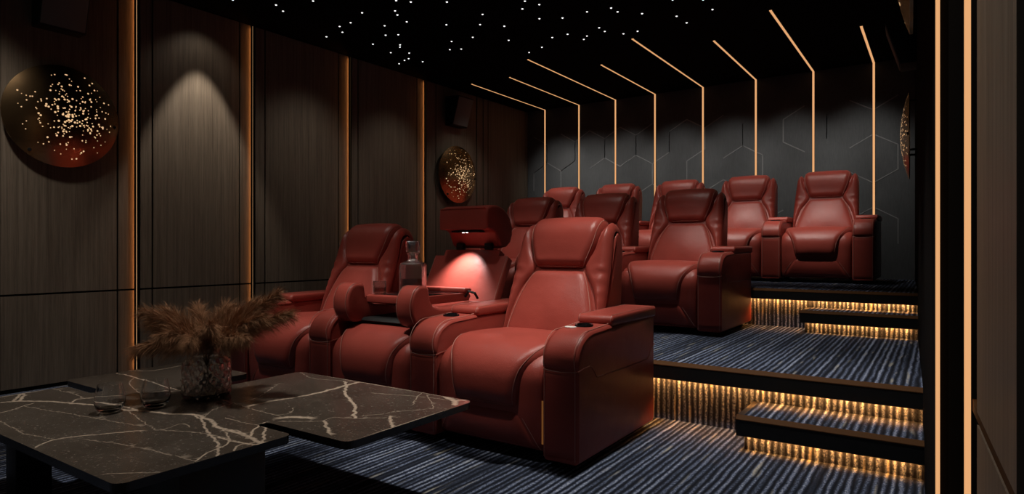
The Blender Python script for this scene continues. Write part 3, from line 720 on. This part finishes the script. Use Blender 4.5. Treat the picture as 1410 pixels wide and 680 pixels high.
V2 = np.array([tuple(p) for p in cv_]); vein = np.zeros(len(V2))
for C, w in segs:
    A_, B_ = C[:-1], C[1:]; D = B_ - A_; l2 = (D ** 2).sum(1) + 1e-12
    lo, hi = C.min(0) - .05, C.max(0) + .05; idx = np.where(((V2 >= lo) & (V2 <= hi)).all(1))[0]
    for i in idx:
        tt = np.clip(((V2[i] - A_) * D).sum(1) / l2, 0, 1); dd = np.sqrt((((A_ + D * tt[:, None]) - V2[i]) ** 2).sum(1).min())
        vein[i] = max(vein[i], (.6 if w < .0018 else 1.) * (1. if dd <= w * .8 else max(0, 1 - (dd - w * .8) / (w * 1.1))))
mb = MB(); mb.add([(p[0] - TX, p[1] - TY, ZT) for p in V2], [tuple(f) for f in cf], 'marble')
o0 = len(mb.v); ring = lambda z, s=0: [(x - TX, y - TY, z) for x, y in outl]
mb.add(ring(ZT) + ring(ZT - TT), [(i, (i + 1) % nb, nb + (i + 1) % nb, nb + i) for i in range(nb)] + [tuple(range(nb, 2 * nb))], 'marble_edge')
top = mb.build('marble_top', t, 0)
at = top.data.attributes.new('vein', 'FLOAT', 'POINT'); vals = np.zeros(len(top.data.vertices), dtype=np.float32); vals[:len(vein)] = vein; at.data.foreach_set('value', vals)
for x0, x1, y0, y1 in ((-3.01, -2.91, .93, 1.05), (-2.12, -1.87, 1.0, 1.29), (-3.0, -2.86, 1.62, 1.74), (-2.5, -2.36, 1.45, 1.58)):
    mb = MB(); mb.box(x0 - TX, x1 - TX, y0 - TY, y1 - TY, 0, ZT - TT, 'table_leg', .004); mb.build('leg', t, 30)

# ---- vase, grass, glasses
vx, vy = -2.545, 1.475
vt = thing('vase', 'smoked diamond-cut glass vase holding the pampas grass on the marble table', 'vase', (vx, vy, ZT))
cut = lambda a, z, r, i: (-.0042 * (abs(math.sin(a * 7 + z * 62)) ** .6 + abs(math.sin(a * 7 - z * 62)) ** .6) + .003) if (2 <= i <= 25) else 0
op = [(0, 0), (.075, 0), (.092, .006)] + [(.097, .012 + .118 * k / 22) for k in range(23)] + [(.092, .146), (.075, .163), (.056, .172), (.050, .178), (.050, .205), (.053, .208), (.049, .209), (.045, .206), (.045, .180), (.052, .168), (.072, .157), (.087, .14), (.089, .125), (.089, .02), (.082, .014), (0, .013)]
mb = MB(); mb.lathe(op, 'smoke_glass', 112, fn=cut, cap=False); mb.build('cut_glass', vt, 25)
def plume(k, ang, lean, length, label, droop=.5, fl=.26):
    q = random.Random(100 + k); t = thing('pampas_plume', label, 'dried grass', (vx, vy, ZT), 0, 'dried pampas plumes in the vase')
    ca, sa = math.cos(ang), math.sin(ang)
    p0 = Vector((-.045 * ca * .6, -.045 * sa * .6, .018)); p1 = Vector((.025 * ca, .025 * sa, .205)); pts = [p0, p1]
    d = Vector((ca * math.sin(lean), sa * math.sin(lean), math.cos(lean))); p = p1.copy(); nst = 14
    for i in range(nst):
        f = (i + 1) / nst; d = (d + Vector((ca * .35, sa * .35, -1)) * (droop * f / nst * 1.6)).normalized(); p = p + d * (length / nst); pts.append(p.copy())
    mb = MB(); mb.tube(pts, .0019, 'stem', 5, taper=.4); mb.build('stem', t, 60)
    path = pts[2:]; i0 = int(len(path) * (1 - fl / length)) if fl < length else 0; i0 = max(0, i0)
    fp = path[i0:]; mb = MB(); V = []; F_ = []
    for s_ in range(2300):
        u = q.random() ** .85 * (len(fp) - 1.001); i = int(u); b0 = fp[i].lerp(fp[i + 1], u - i); tan = (fp[i + 1] - fp[i]).normalized()
        f = u / (len(fp) - 1); a = q.random() * 2 * math.pi; e1 = tan.orthogonal().normalized(); e2 = tan.cross(e1)
        rad = (e1 * math.cos(a) + e2 * math.sin(a)); sl = .115 * (1 - .45 * f) * (.35 + .85 * q.random())
        dd = (tan * (.95 + .4 * q.random()) + rad * (.35 + .6 * q.random())).normalized(); pp = b0.copy(); side = dd.cross(Vector((q.gauss(0, 1), q.gauss(0, 1), q.gauss(0, 1)))).normalized()
        w = .0009; o = len(V); n = 4
        for j in range(n + 1):
            ww = w * (1 - j / n * .85); V += [tuple(pp - side * ww), tuple(pp + side * ww)]
            dd = (dd + Vector((q.gauss(0, .10), q.gauss(0, .10), -.20 + q.gauss(0, .09)))).normalized(); pp = pp + dd * (sl / n)
        F_ += [(o + 2 * j, o + 2 * j + 1, o + 2 * j + 3, o + 2 * j + 2) for j in range(n)]
    mb.add(V, F_, 'pampas'); mb.build('plume', t, 0)
# direction of the picture's right, seen from above
cr, sr = math.cos(R(34)), math.sin(R(34))
def pd(right, away): return math.atan2(right * sr + away * cr, right * cr - away * sr)
PL = [(-1, .15, 60, .25, 'brown pampas plume pointing furthest left out of the vase', .35), (-1, -.3, 44, .255, 'brown pampas plume arching up on the left, topmost of the left ones', .45),
      (-1, -.6, 74, .23, 'brown pampas plume drooping lowest on the left of the vase', .65), (-.6, .8, 38, .22, 'brown pampas plume standing behind the left arching one', .5),
      (-.4, -1, 52, .20, 'brown pampas plume bowing towards the camera left of the vase neck', .8), (.2, -1, 55, .21, 'brown pampas plume hanging in front just right of the vase neck', 1.0),
      (.1, .9, 30, .20, 'brown pampas plume standing upright in the middle at the back', .6), (.5, .3, 34, .24, 'brown pampas plume rising to the right of the middle', .5),
      (1, .2, 46, .33, 'brown pampas plume reaching highest, tip over the front left chair arm', .2), (1, -.3, 54, .28, 'brown pampas plume reaching right over the chair seat', .4),
      (1, .05, 62, .34, 'brown pampas plume pointing furthest right out of the vase', .22), (1, -.7, 64, .25, 'brown pampas plume drooping right in front of the chair seat', .6),
      (.5, -.9, 46, .22, 'brown pampas plume bowing forward right of the middle', .7), (-.8, .1, 36, .22, 'brown pampas plume in the thick of the left side', .6), (.8, .9, 46, .27, 'brown pampas plume at the back leaning right', .4)]
for k, (rt, aw, ln, le, lb, dr) in enumerate(PL): plume(k, pd(rt, aw), R(ln), le, lb, dr)
def tumbler(x, y, label):
    t = thing('stemless_glass', label, 'glass', (x, y, ZT), 0, 'stemless glasses on the marble table')
    o_ = [(0, 0), (.026, 0), (.034, .003), (.046, .018), (.0515, .036), (.052, .05), (.049, .07), (.044, .092), (.0405, .106)]
    i_ = [(.0395, .1062), (.043, .092), (.048, .07), (.0506, .05), (.0500, .036), (.0435, .023), (.030, .014), (0, .012)]
    mb = MB(); mb.lathe(o_ + i_, 'glass', 48, cap=False); mb.build('bowl', t, 50)
tumbler(-2.60, 1.125, 'left of the two stemless drinking glasses on the marble table')
tumbler(-2.535, 1.262, 'right of the two stemless drinking glasses, nearer the vase')

# ------------------------------------------------------------------ camera and light
cam = bpy.data.cameras.new('camera'); co = bpy.data.objects.new('camera', cam); COL.objects.link(co)
co.location = (0, 0, 1); co.rotation_euler = (R(90), 0, R(34.051)); cam.sensor_width = 36; cam.lens = 36 * 867.63 / 1410; cam.shift_y = 1.78 / 1410; cam.clip_start = .02
sc.camera = co
def spot(name, loc, tgt, w, ang, blend=.6, r=.05, col=(1, .93, .85)):
    l = bpy.data.lights.new(name, 'SPOT'); l.energy = w; l.spot_size = R(ang); l.spot_blend = blend; l.shadow_soft_size = r; l.color = col
    o = bpy.data.objects.new(name, l); COL.objects.link(o); o.location = loc; o.rotation_euler = (Vector(tgt) - Vector(loc)).to_track_quat('-Z', 'Y').to_euler()
    return o
def key(x, yf, zf, e, half, aim_y=.40, aim_z=.58, back=.9, dx=-.12):
    spot('key_downlight', (x + dx, yf - back, 3.02), (x, yf + aim_y, zf + aim_z), e, half * 2, .9, .04)
for k in range(3):
    key(X0 - PITCH * k, Y1, 0, 195, 12.6, aim_z=.46); key(X0 - PITCH * k, Y2, H2, 92, 14.5, aim_z=.54)
    spot('downlight', (X0 - PITCH * k - .05, Y1 + .22, 3.02), (X0 - PITCH * k, Y1 + .34, .5), 29, 56, .85)
    spot('downlight', (X0 - PITCH * k - .05, Y2 + .12, 3.02), (X0 - PITCH * k, Y2 + .30, .9), 24, 58, .85)
for k in range(-1, 4):
    key(X0 - PITCH * k, Y3, H3, 165, 17, dx=-.36, aim_z=.40)
    spot('downlight', (X0 - PITCH * k - .05, Y3 + .12, 3.02), (X0 - PITCH * k, Y3 + .30, 1.2), 16, 58, .85)
spot('wall_wash_or_fill', (wl(2.97, .25), 2.97, 3.02), (wl(2.97, .25), 2.97, 1.3), 88, 54, .4, .015, (1, .88, .74))
spot('wall_wash_or_fill', (wl(2.97, .25), 2.97, 3.02), (wl(2.97, .2), 2.97, 1.3), 2.5, 110, .6, .03, (1, .88, .74))
for x in (-4.55, -4.1, -3.5, -2.8, -2.1, -1.4, -.7): spot('back_wall_fill', (x, 6.95, 3.02), (x, 8.03, 1.85), 50, 60, 1., .1)  # unseen fill lamps added to lift the back wall
for y, e in ((1.2, 75), (4.05, 18), (5.2, 14), (6.4, 14), (.3, 50)): spot('wall_wash_or_fill', (wl(y, .75), y, 3.02), (wl(y, .0), y, .9), e, 84, 1., .1, (1, .9, .78))  # soft fill lamps added to brighten the remaining left wall panels
spot('entrance_fill', (-.75, 1.1, 3.02), (.06, 1.3, 1.1), 75, 60)  # unseen fill lamp added to brighten the doorway veneer
spot('table_fill', (-2.45, 1.75, 3.02), (-2.5, 1.15, .38), 130, 54, .8)  # fill lamp added over the marble top, aimed clear of the seats
spot('aisle_fill', (-1.33, 2.8, 3.02), (-1.0, 2.8, 0), 180, 70)  # unseen fill lamps added to brighten the carpet beside the chairs
spot('aisle_fill', (-1.35, 4.5, 3.02), (-1.0, 4.55, 0), 90, 66)
LX = X0 - PITCH + .02
spot('lamp_beam', (LX, Y1 + .805, 1.108), (LX, Y1 + .78, .60), 38, 84, .95, .01, (1, .95, .92))
w = bpy.data.worlds.new('room_air'); sc.world = w; w.use_nodes = True
bg = w.node_tree.nodes['Background']; bg.inputs[0].default_value = (.9, .85, .8, 1); bg.inputs[1].default_value = .055
sc.view_settings.view_transform = 'Standard'; sc.view_settings.look = 'None'; sc.view_settings.gamma = 1; sc.view_settings.exposure = 0; sc.view_settings.use_curve_mapping = False
sc.cycles.use_denoising = True; sc.cycles.max_bounces = 10; sc.cycles.transparent_max_bounces = 12; sc.cycles.sample_clamp_indirect = 4
